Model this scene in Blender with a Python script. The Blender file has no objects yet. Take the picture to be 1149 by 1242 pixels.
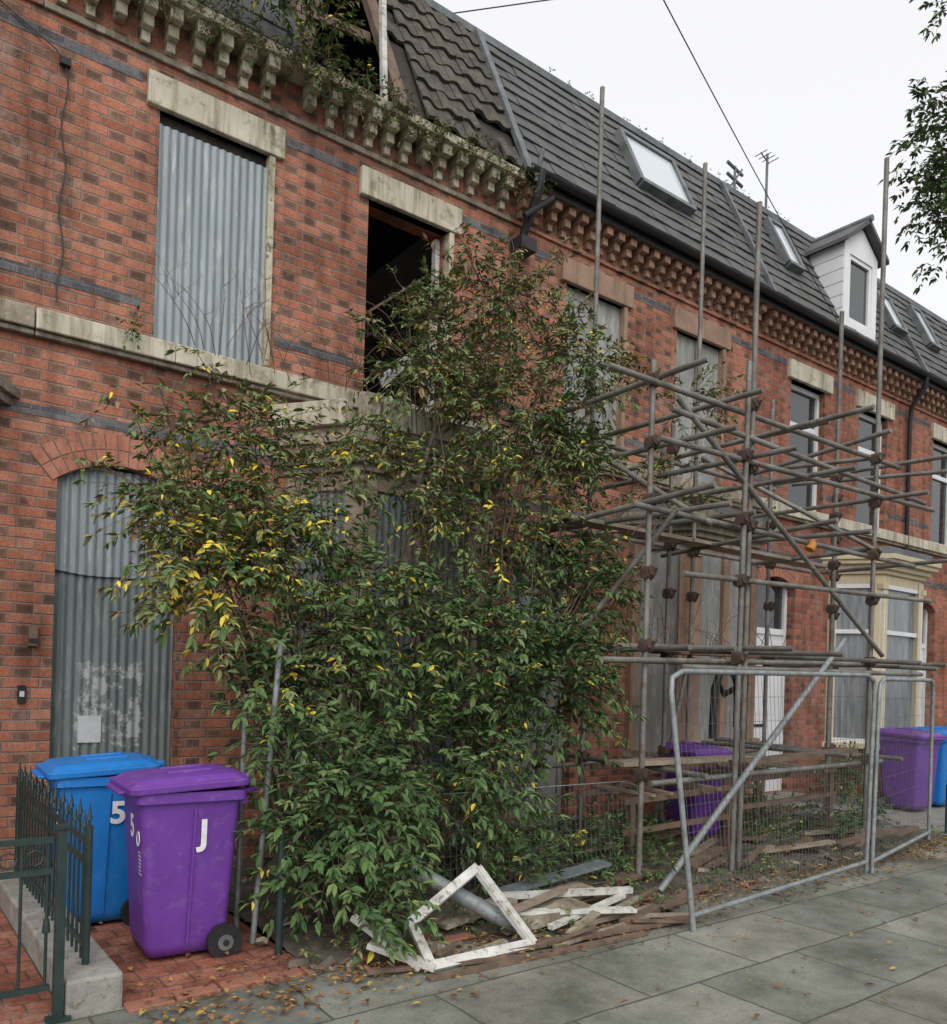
import bpy, math, random
import numpy as np
from mathutils import Vector, Matrix, noise
random.seed(7); rng=np.random.default_rng(7)
S=bpy.context.scene
COL=S.collection

# ------------------------------------------------------------ materials
def newmat(name):
    m=bpy.data.materials.new(name); m.use_nodes=True
    nt=m.node_tree; b=nt.nodes['Principled BSDF']
    return m,nt,b
def N(nt,t,**k):
    n=nt.nodes.new(t)
    for a,v in k.items(): setattr(n,a,v)
    return n
def ramp(nt,stops,interp='LINEAR'):
    r=N(nt,'ShaderNodeValToRGB'); r.color_ramp.interpolation=interp
    e=r.color_ramp.elements
    e[0].position=stops[0][0]; e[0].color=(*stops[0][1],1)
    e[1].position=stops[-1][0]; e[1].color=(*stops[-1][1],1)
    for p,c in stops[1:-1]:
        x=e.new(p); x.color=(*c,1)
    return r
def mixc(nt,fac,a,b,mode='MIX'):
    m=N(nt,'ShaderNodeMix',data_type='RGBA',blend_type=mode)
    L=nt.links
    for sock,val in ((m.inputs['Factor'],fac),(m.inputs[6],a),(m.inputs[7],b)):
        if isinstance(val,(int,float)): sock.default_value=val
        elif isinstance(val,tuple): sock.default_value=(*val,1)
        else: L.new(val,sock)
    return m.outputs[2]
def mth(nt,op,a,b=0.0,c=None):
    n=N(nt,'ShaderNodeMath',operation=op)
    for i,v in enumerate((a,b) if c is None else (a,b,c)):
        if isinstance(v,(int,float)): n.inputs[i].default_value=v
        else: nt.links.new(v,n.inputs[i])
    return n.outputs[0]
def objco(nt,scale=(1,1,1)):
    tc=N(nt,'ShaderNodeTexCoord'); mp=N(nt,'ShaderNodeMapping')
    mp.inputs['Scale'].default_value=scale
    nt.links.new(tc.outputs['Object'],mp.inputs[0]); return mp.outputs[0]
def noi(nt,vec,scale,detail=4,rough=.6):
    n=N(nt,'ShaderNodeTexNoise'); n.inputs['Scale'].default_value=scale
    n.inputs['Detail'].default_value=detail; n.inputs['Roughness'].default_value=rough
    nt.links.new(vec,n.inputs['Vector']); return n.outputs['Fac']
def worn(name,c1,c2,scale=3,rough=.8,metal=0,bump=.3,c3=None,stretch=(1,1,1),lo=.35,hi=.65,bscale=40,spec=.3,patch=None,drip=0):
    m,nt,b=newmat(name); v=objco(nt,stretch)
    f=noi(nt,v,scale,4,.65)
    r=ramp(nt,[(lo,c1),(hi,c2)]); nt.links.new(f,r.inputs[0]); col=r.outputs[0]
    if c3:
        f3=noi(nt,v,scale*2.7+1.3,5,.7); r3=ramp(nt,[(.54,(0,0,0)),(.66,(1,1,1))]); nt.links.new(f3,r3.inputs[0])
        col=mixc(nt,r3.outputs[0],col,c3)
    if drip:
        fd=noi(nt,objco(nt,(9,9,.7)),1.2,4,.7); rd=ramp(nt,[(.46,(1,1,1)),(.66,(.36,.36,.27))]); nt.links.new(fd,rd.inputs[0]); col=mixc(nt,drip,col,rd.outputs[0],'MULTIPLY')
    if patch: # scraped paint area: x0,x1,z0,z1,colour
        tc=N(nt,'ShaderNodeTexCoord'); sp=N(nt,'ShaderNodeSeparateXYZ'); nt.links.new(tc.outputs['Object'],sp.inputs[0])
        w=noi(nt,tc.outputs['Object'],14,6,.75)
        def inside(s,a,b_):
            return mth(nt,'MULTIPLY',mth(nt,'GREATER_THAN',mth(nt,'ADD',s,mth(nt,'MULTIPLY',w,.22)),a+.11),mth(nt,'LESS_THAN',mth(nt,'ADD',s,mth(nt,'MULTIPLY',w,.22)),b_+.11))
        k=mth(nt,'MULTIPLY',inside(sp.outputs[0],patch[0],patch[1]),inside(sp.outputs[2],patch[2],patch[3]))
        k=mth(nt,'MULTIPLY',k,mth(nt,'GREATER_THAN',noi(nt,tc.outputs['Object'],5,7,.8),.48))
        col=mixc(nt,mth(nt,'MULTIPLY',k,.85),col,patch[4])
    nt.links.new(col,b.inputs['Base Color'])
    b.inputs['Roughness'].default_value=rough; b.inputs['Metallic'].default_value=metal
    b.inputs['Specular IOR Level'].default_value=spec
    if bump:
        bn=N(nt,'ShaderNodeBump'); bn.inputs['Strength'].default_value=bump; bn.inputs['Distance'].default_value=.01
        nt.links.new(noi(nt,v,bscale,3,.7),bn.inputs['Height']); nt.links.new(bn.outputs[0],b.inputs['Normal'])
    return m
def finish_brick(nt,b,v,c,mortfac,mortar,grime):
    L=nt.links
    fn=noi(nt,v,55,2,.8); r2=ramp(nt,[(.3,(.70,.68,.66)),(.7,(1.25,1.25,1.25))]); L.new(fn,r2.inputs[0])
    c=mixc(nt,1,c,r2.outputs[0],'MULTIPLY')
    c=mixc(nt,mortfac,c,mortar)
    fl=noi(nt,v,.9,5,.72); r3=ramp(nt,[(.38,(.42,.42,.42)),(.62,(1.05,1.05,1.05))]); L.new(fl,r3.inputs[0])
    c=mixc(nt,grime,c,r3.outputs[0],'MULTIPLY')
    mp=N(nt,'ShaderNodeMapping'); mp.inputs['Scale'].default_value=(5,5,.5); L.new(v,mp.inputs[0])
    fs=noi(nt,mp.outputs[0],1.3,4,.6); rs=ramp(nt,[(.46,(1,1,1)),(.7,(.50,.50,.50))]); L.new(fs,rs.inputs[0])
    c=mixc(nt,.85,c,rs.outputs[0],'MULTIPLY')
    fe=noi(nt,v,2.2,5,.78); re=ramp(nt,[(.54,(0,0,0)),(.72,(.5,.5,.5))]); L.new(fe,re.inputs[0])
    c=mixc(nt,re.outputs[0],c,(.45,.35,.29))
    L.new(c,b.inputs['Base Color']); b.inputs['Roughness'].default_value=.9; b.inputs['Specular IOR Level'].default_value=.15
    h=mth(nt,'MULTIPLY_ADD',fn,.5,mth(nt,'SUBTRACT',1.0,mortfac))
    bn=N(nt,'ShaderNodeBump'); bn.inputs['Strength'].default_value=.7; bn.inputs['Distance'].default_value=.012
    L.new(h,bn.inputs['Height']); L.new(bn.outputs[0],b.inputs['Normal'])
def flemish(name,reds,darks,pd,mortar,grime=.5,P=.345,H_=.075):
    m,nt,b=newmat(name); L=nt.links
    tc=N(nt,'ShaderNodeTexCoord'); v=tc.outputs['Object']
    nz=N(nt,'ShaderNodeTexNoise'); nz.inputs['Scale'].default_value=7; L.new(v,nz.inputs['Vector'])
    vs=N(nt,'ShaderNodeVectorMath',operation='MULTIPLY_ADD'); L.new(nz.outputs['Color'],vs.inputs[0]); vs.inputs[1].default_value=(.014,.014,.014); L.new(v,vs.inputs[2])
    sp=N(nt,'ShaderNodeSeparateXYZ'); L.new(vs.outputs[0],sp.inputs[0])
    x=mth(nt,'ADD',sp.outputs[0],sp.outputs[1]); zz=mth(nt,'DIVIDE',sp.outputs[2],H_)
    row=mth(nt,'FLOOR',zz); fz=mth(nt,'FRACT',zz)
    par=mth(nt,'FRACT',mth(nt,'MULTIPLY',row,.5))
    u=mth(nt,'ADD',mth(nt,'DIVIDE',x,P),par); f=mth(nt,'FRACT',u); cell=mth(nt,'FLOOR',u)
    ish=mth(nt,'GREATER_THAN',f,.657)
    d=mth(nt,'MULTIPLY',mth(nt,'MINIMUM',mth(nt,'MINIMUM',f,mth(nt,'SUBTRACT',1.0,f)),mth(nt,'ABSOLUTE',mth(nt,'SUBTRACT',f,.657))),P)
    dz=mth(nt,'MULTIPLY',mth(nt,'MINIMUM',fz,mth(nt,'SUBTRACT',1.0,fz)),H_)
    dm=mth(nt,'MINIMUM',d,dz)
    mr=N(nt,'ShaderNodeMapRange'); mr.inputs[1].default_value=.003; mr.inputs[2].default_value=.0075; mr.inputs[3].default_value=1; mr.inputs[4].default_value=0; L.new(dm,mr.inputs[0])
    cb=N(nt,'ShaderNodeCombineXYZ'); L.new(mth(nt,'ADD',cell,mth(nt,'MULTIPLY',ish,.5)),cb.inputs[0]); L.new(row,cb.inputs[1])
    wn=N(nt,'ShaderNodeTexWhiteNoise',noise_dimensions='3D'); L.new(cb.outputs[0],wn.inputs['Vector'])
    r=ramp(nt,reds); L.new(wn.outputs['Value'],r.inputs[0]); rd=ramp(nt,darks); L.new(wn.outputs['Value'],rd.inputs[0])
    cs=N(nt,'ShaderNodeSeparateColor'); L.new(wn.outputs['Color'],cs.inputs[0])
    big=noi(nt,v,.8,3,.5)
    isd=mth(nt,'MULTIPLY',ish,mth(nt,'LESS_THAN',cs.outputs[1],mth(nt,'MULTIPLY',big,pd*2)))
    # burnt centre of each header, reddish edge
    m2=N(nt,'ShaderNodeMapRange'); m2.inputs[1].default_value=.006; m2.inputs[2].default_value=.022; m2.inputs[3].default_value=.25; m2.inputs[4].default_value=1; L.new(dm,m2.inputs[0])
    c=mixc(nt,mth(nt,'MULTIPLY',isd,m2.outputs[0]),r.outputs[0],rd.outputs[0])
    finish_brick(nt,b,v,c,mr.outputs[0],mortar,grime); return m
def brickmat(name,cols,mortar,grime=.5,w=.17,h=.075,mw=.006,flat=False):
    m,nt,b=newmat(name); L=nt.links
    tc=N(nt,'ShaderNodeTexCoord'); v=tc.outputs['Object']
    if flat: vec=v
    else:
        sp=N(nt,'ShaderNodeSeparateXYZ'); L.new(v,sp.inputs[0]); cb=N(nt,'ShaderNodeCombineXYZ')
        L.new(mth(nt,'ADD',sp.outputs[0],sp.outputs[1]),cb.inputs[0]); L.new(sp.outputs[2],cb.inputs[1]); vec=cb.outputs[0]
    br=N(nt,'ShaderNodeTexBrick'); L.new(vec,br.inputs['Vector'])
    br.inputs['Scale'].default_value=1; br.inputs['Brick Width'].default_value=w; br.inputs['Row Height'].default_value=h
    br.inputs['Mortar Size'].default_value=mw; br.inputs['Mortar Smooth'].default_value=.3
    br.inputs['Color1'].default_value=(0,0,0,1); br.inputs['Color2'].default_value=(1,1,1,1); br.inputs['Mortar'].default_value=(.5,.5,.5,1)
    r=ramp(nt,cols); L.new(br.outputs['Color'],r.inputs[0])
    finish_brick(nt,b,v,r.outputs[0],br.outputs['Fac'],mortar,grime); return m
M={}
M['brick']=flemish('weathered_orange_brick',[(0,(.32,.13,.085)),(.2,(.45,.175,.11)),(.6,(.50,.205,.13)),(.85,(.55,.25,.165)),(1,(.38,.18,.12))],[(0,(.13,.085,.065)),(1,(.25,.155,.11))],.8,(.31,.25,.205),.75)
M['brick2']=flemish('orange_brick_clean',[(0,(.30,.115,.075)),(.3,(.42,.155,.10)),(.7,(.48,.19,.12)),(1,(.38,.15,.10))],[(0,(.19,.10,.07)),(1,(.28,.145,.10))],.4,(.28,.22,.18),.6)
M['blue']=brickmat('blue_brick',[(0,(.095,.10,.11)),(1,(.20,.195,.21))],(.2,.19,.18),.5)
M['arch']=worn('rubbed_brick',(.40,.155,.10),(.47,.21,.14),5,c3=(.25,.12,.085),drip=.5)
M['mort']=worn('mortar',(.22,.17,.14),(.14,.11,.09),8)
M['edge']=worn('edging_brick',(.36,.14,.09),(.26,.12,.085),9,c3=(.18,.15,.12),bump=.6)
M['cream']=worn('cream_painted_stone',(.66,.61,.50),(.50,.46,.35),2.2,c3=(.31,.28,.20),bump=.35,bscale=25,drip=.75)
M['creamd']=worn('dirty_cream_stone',(.60,.55,.43),(.37,.33,.23),5,c3=(.13,.13,.075),bump=.5,drip=.65)
M['stone']=worn('weathered_brown_stone',(.34,.29,.225),(.21,.18,.135),3,c3=(.42,.37,.30),bump=.6,drip=.75)
M['sand']=worn('brown_sandstone',(.38,.25,.175),(.27,.18,.13),4,bump=.5,drip=.5)
M['bracket']=worn('brown_bracket',(.40,.25,.165),(.22,.13,.09),7,bump=.5)
M['creamp']=worn('cream_paint',(.66,.58,.40),(.58,.50,.34),2,bump=.1,drip=.2)
M['galv']=worn('galvanised_sheet',(.26,.30,.32),(.19,.22,.23),1.6,rough=.5,metal=.2,c3=(.34,.37,.37),stretch=(3,3,.5),bump=.1,spec=.5)
M['galv2']=worn('weathered_sheet',(.18,.21,.21),(.12,.15,.15),2.2,rough=.55,metal=.2,c3=(.26,.295,.285),stretch=(3,3,.6),bump=.15,spec=.5)
M['galvd']=worn('weathered_door_sheet',(.18,.21,.21),(.12,.15,.15),2.2,rough=.55,metal=.2,c3=(.24,.275,.27),stretch=(3,3,.6),bump=.15,spec=.5,patch=(1.34,1.80,.98,1.62,(.42,.44,.43)))
M['board']=worn('grey_boarding',(.34,.345,.325),(.24,.245,.235),2,c3=(.42,.41,.37),stretch=(2,2,.6),bump=.2,drip=.4)
M['tile1']=worn('old_brown_tile',(.105,.087,.072),(.055,.048,.042),5,c3=(.13,.13,.075),rough=.8,bump=.6)
M['tile2']=worn('grey_concrete_tile',(.13,.13,.13),(.08,.08,.082),2.5,c3=(.12,.125,.09),rough=.75,bump=.4)
M['lead']=worn('lead_flashing',(.18,.19,.20),(.10,.11,.11),5,rough=.6)
M['felt']=worn('dark_timber_felt',(.03,.026,.022),(.06,.05,.04),8)
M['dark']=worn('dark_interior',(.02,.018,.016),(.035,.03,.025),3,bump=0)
M['black']=worn('black_plastic',(.018,.018,.02),(.03,.03,.03),8,rough=.45,bump=.1)
M['white']=worn('white_upvc',(.78,.79,.79),(.70,.71,.71),2,rough=.4,bump=0)
M['whited']=worn('peeling_white_paint',(.64,.64,.60),(.44,.43,.39),7,c3=(.24,.20,.16),bump=.4)
M['wood']=worn('weathered_timber',(.36,.30,.23),(.23,.18,.135),6,stretch=(1,1,5),bump=.4)
M['woodd']=worn('brown_timber',(.20,.135,.095),(.11,.08,.06),8,bump=.4)
M['steel']=worn('scaffold_steel',(.25,.245,.225),(.13,.12,.105),4,rough=.6,metal=.3,c3=(.17,.11,.08),bump=.25,spec=.35)
M['rust']=worn('rusty_coupler',(.10,.06,.045),(.05,.04,.035),12,rough=.8,bump=.5)
M['fence']=worn('galvanised_fence',(.30,.33,.33),(.19,.21,.21),9,rough=.55,metal=.35,bump=.1,spec=.4,c3=(.20,.17,.14))
M['paper']=worn('paper_notice',(.62,.64,.66),(.50,.52,.54),9,rough=.8,bump=0)
M['purple']=worn('purple_plastic',(.16,.05,.33),(.13,.04,.27),4,rough=.45,bump=.08,bscale=90,spec=.4,c3=(.18,.08,.33))
M['bluep']=worn('blue_plastic',(.015,.20,.60),(.012,.165,.50),4,rough=.45,bump=.08,bscale=90,spec=.4,c3=(.04,.22,.56))
M['num']=worn('white_number_paint',(.8,.8,.8),(.66,.66,.68),20,rough=.6,bump=0)
M['iron']=worn('dark_green_iron',(.012,.03,.028),(.025,.045,.04),10,rough=.45,bump=.2,spec=.5)
M['concrete']=worn('concrete',(.33,.32,.29),(.22,.21,.19),6,c3=(.13,.14,.09),bump=.5)
M['soil']=worn('garden_soil',(.080,.068,.052),(.135,.118,.095),5,c3=(.05,.065,.03),bump=1,bscale=22)
M['redtile']=brickmat('red_quarry_tile',[(0,(.26,.095,.065)),(.5,(.36,.135,.09)),(1,(.42,.18,.125))],(.14,.11,.09),.8,w=.15,h=.15,mw=.005,flat=True)
M['asphalt']=worn('asphalt',(.05,.05,.052),(.07,.07,.07),3,bump=.5)
M['bark']=worn('bark',(.17,.13,.095),(.09,.075,.06),14,bump=.6)
M['twig']=worn('twig_brown',(.19,.13,.09),(.11,.075,.05),14,bump=0)
M['wire']=worn('cable',(.05,.05,.05),(.08,.08,.08),10,bump=0)
M['mesh']=worn('mesh_wire',(.16,.16,.16),(.10,.10,.10),10,bump=0)
M['rag']=worn('orange_glove',(.55,.25,.06),(.4,.16,.04),10)
m,nt,b=newmat('window_glass'); b.inputs['Base Color'].default_value=(.03,.035,.038,1); b.inputs['Roughness'].default_value=.06; b.inputs['Specular IOR Level'].default_value=.9
bn=N(nt,'ShaderNodeBump'); bn.inputs['Strength'].default_value=.05; nt.links.new(noi(nt,objco(nt),2,2),bn.inputs['Height']); nt.links.new(bn.outputs[0],b.inputs['Normal']); M['glass']=m
m,nt,b=newmat('net_curtain_glass'); r=ramp(nt,[(.3,(.13,.14,.15)),(.7,(.28,.30,.31))]); nt.links.new(noi(nt,objco(nt,(9,9,1)),2,3),r.inputs[0]); nt.links.new(r.outputs[0],b.inputs['Base Color']); b.inputs['Roughness'].default_value=.1; M['netglass']=m
m,nt,b=newmat('skylight_glass'); b.inputs['Base Color'].default_value=(.55,.6,.63,1); b.inputs['Roughness'].default_value=.12; M['sky_glass']=m
# pavement
m,nt,b=newmat('paving_flags'); L=nt.links
tc=N(nt,'ShaderNodeTexCoord'); br=N(nt,'ShaderNodeTexBrick')
nz=N(nt,'ShaderNodeTexNoise'); nz.inputs['Scale'].default_value=2.5; nz.inputs['Detail'].default_value=4; L.new(tc.outputs['Object'],nz.inputs['Vector'])
vs=N(nt,'ShaderNodeVectorMath',operation='SCALE'); vs.inputs['Scale'].default_value=.035; L.new(nz.outputs['Color'],vs.inputs[0])
va=N(nt,'ShaderNodeVectorMath',operation='ADD'); L.new(tc.outputs['Object'],va.inputs[0]); L.new(vs.outputs[0],va.inputs[1]); L.new(va.outputs[0],br.inputs['Vector'])
for k,v_ in (('Scale',1),('Brick Width',.92),('Row Height',.62),('Mortar Size',.008),('Mortar Smooth',.3)): br.inputs[k].default_value=v_
br.offset=.4
br.inputs['Color1'].default_value=(0,0,0,1); br.inputs['Color2'].default_value=(1,1,1,1)
r=ramp(nt,[(0,(.165,.17,.15)),(.4,(.205,.21,.185)),(.7,(.245,.245,.215)),(1,(.185,.18,.155))]); L.new(br.outputs['Color'],r.inputs[0])
v=tc.outputs['Object']
f1=noi(nt,v,1.3,6,.72); r1=ramp(nt,[(.35,(.50,.52,.46)),(.62,(1.2,1.2,1.16))]); L.new(f1,r1.inputs[0])
f2=noi(nt,v,70,3,.8); r2=ramp(nt,[(.3,(.7,.7,.7)),(.7,(1.25,1.25,1.25))]); L.new(f2,r2.inputs[0])
c=mixc(nt,1,r.outputs[0],r1.outputs[0],'MULTIPLY'); c=mixc(nt,1,c,r2.outputs[0],'MULTIPLY')
vo=N(nt,'ShaderNodeTexVoronoi'); vo.inputs['Scale'].default_value=5.5; L.new(v,vo.inputs['Vector'])
rv=ramp(nt,[(.05,(.8,.8,.8)),(.09,(0,0,0))]); L.new(vo.outputs['Distance'],rv.inputs[0])
c=mixc(nt,rv.outputs[0],c,(.12,.12,.115))
f4=noi(nt,v,6,5,.8); r4=ramp(nt,[(.56,(0,0,0)),(.7,(.65,.65,.65))]); L.new(f4,r4.inputs[0]); c=mixc(nt,r4.outputs[0],c,(.09,.10,.06))
c=mixc(nt,br.outputs['Fac'],c,mixc(nt,noi(nt,v,4,4),(.045,.05,.03),(.12,.11,.09)))
L.new(c,b.inputs['Base Color']); b.inputs['Roughness'].default_value=.75; b.inputs['Specular IOR Level'].default_value=.35
h=mth(nt,'MULTIPLY_ADD',f2,.35,mth(nt,'SUBTRACT',1.0,br.outputs['Fac']))
bn=N(nt,'ShaderNodeBump'); bn.inputs['Strength'].default_value=.5; bn.inputs['Distance'].default_value=.01; L.new(h,bn.inputs['Height']); L.new(bn.outputs[0],b.inputs['Normal'])
M['flags']=m
def leafmat(name,stops,rough=.6):
    m,nt,b=newmat(name); L=nt.links
    at=N(nt,'ShaderNodeAttribute',attribute_name='rnd'); r=ramp(nt,stops); L.new(at.outputs['Fac'],r.inputs[0])
    L.new(r.outputs[0],b.inputs['Base Color']); b.inputs['Roughness'].default_value=rough; b.inputs['Specular IOR Level'].default_value=.22
    return m
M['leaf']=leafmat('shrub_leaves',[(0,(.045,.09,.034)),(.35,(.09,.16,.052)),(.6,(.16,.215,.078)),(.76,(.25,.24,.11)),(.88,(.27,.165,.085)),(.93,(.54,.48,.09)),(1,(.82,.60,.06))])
M['treeleaf']=leafmat('tree_leaves',[(0,(.05,.10,.04)),(.6,(.10,.16,.065)),(1,(.18,.22,.10))])
M['litter']=leafmat('fallen_leaves',[(0,(.10,.05,.025)),(.4,(.20,.10,.045)),(.8,(.30,.16,.06)),(1,(.42,.32,.08))],.8)

# ------------------------------------------------------------ mesh builder
class MB:
    def __init__(s): s.v=[];s.f=[];s.m=[];s.sm=[];s.mats=[]
    def mi(s,k):
        if k not in s.mats: s.mats.append(k)
        return s.mats.index(k)
    def add(s,vs,fs,k,smooth=False):
        o=len(s.v); s.v.extend([tuple(x) for x in vs]); i=s.mi(k)
        for f in fs: s.f.append([o+a for a in f]); s.m.append(i); s.sm.append(smooth)
    def quad(s,a,b,c,d,k): s.add([a,b,c,d],[(0,1,2,3)],k)
    def box(s,x0,x1,y0,y1,z0,z1,k):
        s.add([(x0,y0,z0),(x1,y0,z0),(x1,y1,z0),(x0,y1,z0),(x0,y0,z1),(x1,y0,z1),(x1,y1,z1),(x0,y1,z1)],
              [(0,3,2,1),(4,5,6,7),(0,1,5,4),(1,2,6,5),(2,3,7,6),(3,0,4,7)],k)
    def beam(s,p,q,w,h,k,up=(0,0,1)):
        p=Vector(p);q=Vector(q);d=(q-p).normalized();u=Vector(up)
        if abs(d.dot(u))>.98:u=Vector((0,1,0))
        a=d.cross(u).normalized();u=a.cross(d).normalized();a*=w/2;u*=h/2
        vs=[p-a-u,p+a-u,p+a+u,p-a+u,q-a-u,q+a-u,q+a+u,q-a+u]
        s.add(vs,[(0,3,2,1),(4,5,6,7),(0,1,5,4),(1,2,6,5),(2,3,7,6),(3,0,4,7)],k)
    def tube(s,pts,r,k,n=8,r2=None,cap=True):
        pts=[Vector(p) for p in pts]; m=len(pts); vs=[]
        u0=None
        for i,p in enumerate(pts):
            d=(pts[min(i+1,m-1)]-pts[max(i-1,0)]).normalized()
            if u0 is None:
                u0=d.orthogonal().normalized()
            u0=(u0-d*u0.dot(d)).normalized(); w=d.cross(u0)
            rr=r if r2 is None else r+(r2-r)*i/(m-1)
            for j in range(n):
                a=2*math.pi*j/n; vs.append(p+(u0*math.cos(a)+w*math.sin(a))*rr)
        fs=[]
        for i in range(m-1):
            for j in range(n): fs.append((i*n+j,i*n+(j+1)%n,(i+1)*n+(j+1)%n,(i+1)*n+j))
        s.add(vs,fs,k,True)
        if cap: s.add(vs[:n],[tuple(range(n-1,-1,-1))],k); s.add(vs[-n:],[tuple(range(n))],k)
    def prism(s,poly,z0,z1,k,side=True):
        n=len(poly); vs=[(x,y,z0) for x,y in poly]+[(x,y,z1) for x,y in poly]
        fs=[(i,(i+1)%n,n+(i+1)%n,n+i) for i in range(n)]+[tuple(range(n-1,-1,-1)),tuple(range(n,2*n))]
        s.add(vs,fs,k)
    def build(s,name,parent=None,bevel=0):
        me=bpy.data.meshes.new(name); me.from_pydata(s.v,[],s.f)
        for k in s.mats: me.materials.append(M[k])
        me.polygons.foreach_set('material_index',s.m); me.polygons.foreach_set('use_smooth',s.sm); me.update()
        o=bpy.data.objects.new(name,me); COL.objects.link(o)
        if parent: o.parent=parent
        if bevel:
            bm=o.modifiers.new('bev','BEVEL'); bm.width=bevel; bm.segments=2; bm.limit_method='ANGLE'; bm.angle_limit=math.radians(40)
        return o
def empty(name):
    e=bpy.data.objects.new(name,None); COL.objects.link(e); e.empty_display_size=.2; return e

# ------------------------------------------------------------ house parts
def wall(mb,x0,x1,z0,z1,ops,k,depth=.24,revk=None):
    xs=sorted({x0,x1,*[a for o in ops for a in o[:2]]}); zs=sorted({z0,z1,*[a for o in ops for a in o[2:4]]})
    for i in range(len(xs)-1):
        for j in range(len(zs)-1):
            cx=(xs[i]+xs[i+1])/2; cz=(zs[j]+zs[j+1])/2
            if any(o[0]<cx<o[1] and o[2]<cz<o[3] for o in ops): continue
            mb.quad((xs[i],0,zs[j]),(xs[i+1],0,zs[j]),(xs[i+1],0,zs[j+1]),(xs[i],0,zs[j+1]),k)
            mb.quad((xs[i],depth,zs[j]),(xs[i],depth,zs[j+1]),(xs[i+1],depth,zs[j+1]),(xs[i+1],depth,zs[j]),k)
    rk=revk or k
    for a,b,c,d in [o[:4] for o in ops]:
        mb.quad((a,0,c),(a,0,d),(a,depth,d),(a,depth,c),rk); mb.quad((b,0,c),(b,depth,c),(b,depth,d),(b,0,d),rk)
        mb.quad((a,0,d),(b,0,d),(b,depth,d),(a,depth,d),rk); mb.quad((a,0,c),(a,depth,c),(b,depth,c),(b,0,c),rk)
def corr(mb,p0,dirx,w,z0,z1,k,per=.062,amp=.0065,jag=0):
    n=int(w/per*8); vs=[];d=Vector((dirx[0],dirx[1],0)).normalized();nn=Vector((d.y,-d.x,0))
    for i in range(n+1):
        t=w*i/n; o=amp*math.sin(2*math.pi*t/per)+.006*noise.noise(Vector((t*3,z1,0)))
        q=Vector((p0[0],p0[1],0))+d*t+nn*o
        zb=z0+(jag*noise.noise(Vector((t*6,z0,1))) if jag else 0)
        vs+= [(q.x,q.y,zb),(q.x,q.y,z1)]
    mb.add(vs,[(2*i,2*i+2,2*i+3,2*i+1) for i in range(n)],k,True)
def bayoff(B,d):
    ax,bx,cx,dx=B+1.93,B+2.33,B+3.53,B+3.93
    return [(ax-d*1.2,0),(bx-d*.55,-.6-d),(cx+d*.55,-.6-d),(dx+d*1.2,0)]
ET=(-.22,6.60); TT=(.70,8.50)
def rp(x,t,h=0):
    ny,nz=-.900,.436
    return (x,ET[0]+(TT[0]-ET[0])*t+ny*h,ET[1]+(TT[1]-ET[1])*t+nz*h)
def tiles(mb,x0,x1,rows,k,tw,amp,hole=None,thick=.03,jit=.004,per=None,skipf=None):
    per=per or tw; nx=int((x1-x0)/tw)+1
    for r in range(rows):
        off=0 if amp>.01 else (r%2)*tw/2
        for c in range(-1,nx):
            a=x0+c*tw+off; b_=a+tw-.004
            a=max(a,x0); b_=min(b_,x1)
            if b_-a<.03: continue
            cx=(a+b_)/2; t0=r/rows; t1=(r+1.15)/rows
            if hole and hole[0]<cx<hole[1] and t0>=hole[2]: continue
            if skipf and skipf(cx,t0): continue
            j=random.uniform(-jit,jit); tl=random.uniform(-jit,jit)*2
            K=6 if amp>.01 else 1
            vs=[]
            for i in range(K+1):
                x=a+(b_-a)*i/K; wv=amp*(math.sin(2*math.pi*(x-x0)/per)+1)
                e=tl*(i/K-.5)
                vs+=[rp(x,t0+e*.4,0.0+wv),rp(x,t0+e*.4,thick+wv+j+e),rp(x,min(t1,1.02),.006+wv+j)]
            fs=[]
            for i in range(K):
                o=i*3; fs+=[(o,o+3,o+4,o+1),(o+1,o+4,o+5,o+2)]
            fs+=[(0,1,2),(K*3,K*3+2,K*3+1)]
            mb.add(vs,fs,k)
def upvc(mb,x0,x1,z0,z1,y,glass='glass',tran=True,k='white'):
    f=.06
    mb.box(x0,x0+f,y,y+.07,z0,z1,k); mb.box(x1-f,x1,y,y+.07,z0,z1,k)
    mb.box(x0+f,x1-f,y,y+.07,z0,z0+f,k); mb.box(x0+f,x1-f,y,y+.07,z1-f,z1,k)
    if tran:
        zt=z1-(z1-z0)*.32; mb.box(x0+f,x1-f,y-.004,y+.06,zt-.035,zt+.035,k)
    mb.quad((x0+f,y+.035,z0+f),(x1-f,y+.035,z0+f),(x1-f,y+.035,z1-f),(x0+f,y+.035,z1-f),glass)
def oriented_win(mb,p,q,z0,z1,kind,inset=.05):
    p=Vector((p[0],p[1],0));q=Vector((q[0],q[1],0));d=(q-p).normalized();nn=Vector((-d.y,d.x,0))
    p=p+nn*inset;q=q+nn*inset;w=(q-p).length
    if kind=='sheet': corr(mb,(p.x,p.y),(d.x,d.y),w,z0,z1,'galv2'); return
    if kind=='board':
        mb.quad((p.x,p.y,z0),(q.x,q.y,z0),(q.x,q.y,z1),(p.x,p.y,z1),'board'); return
    z=lambda v,zz:Vector((v.x,v.y,zz))
    f=.06
    for a,b in ((z(p,z0),z(p,z1)),(z(q,z0),z(q,z1))):
        mb.beam(a,b,f,f,'white',up=tuple(nn))
    for zz in (z0+.03,z1-.03,z1-(z1-z0)*.3): mb.beam(z(p,zz)-nn*.004,z(q,zz)-nn*.004,f,f,'white')
    g=nn*.02
    mb.quad(z(p,z0)+g,z(q,z0)+g,z(q,z1)+g,z(p,z1)+g,'netglass')

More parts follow.
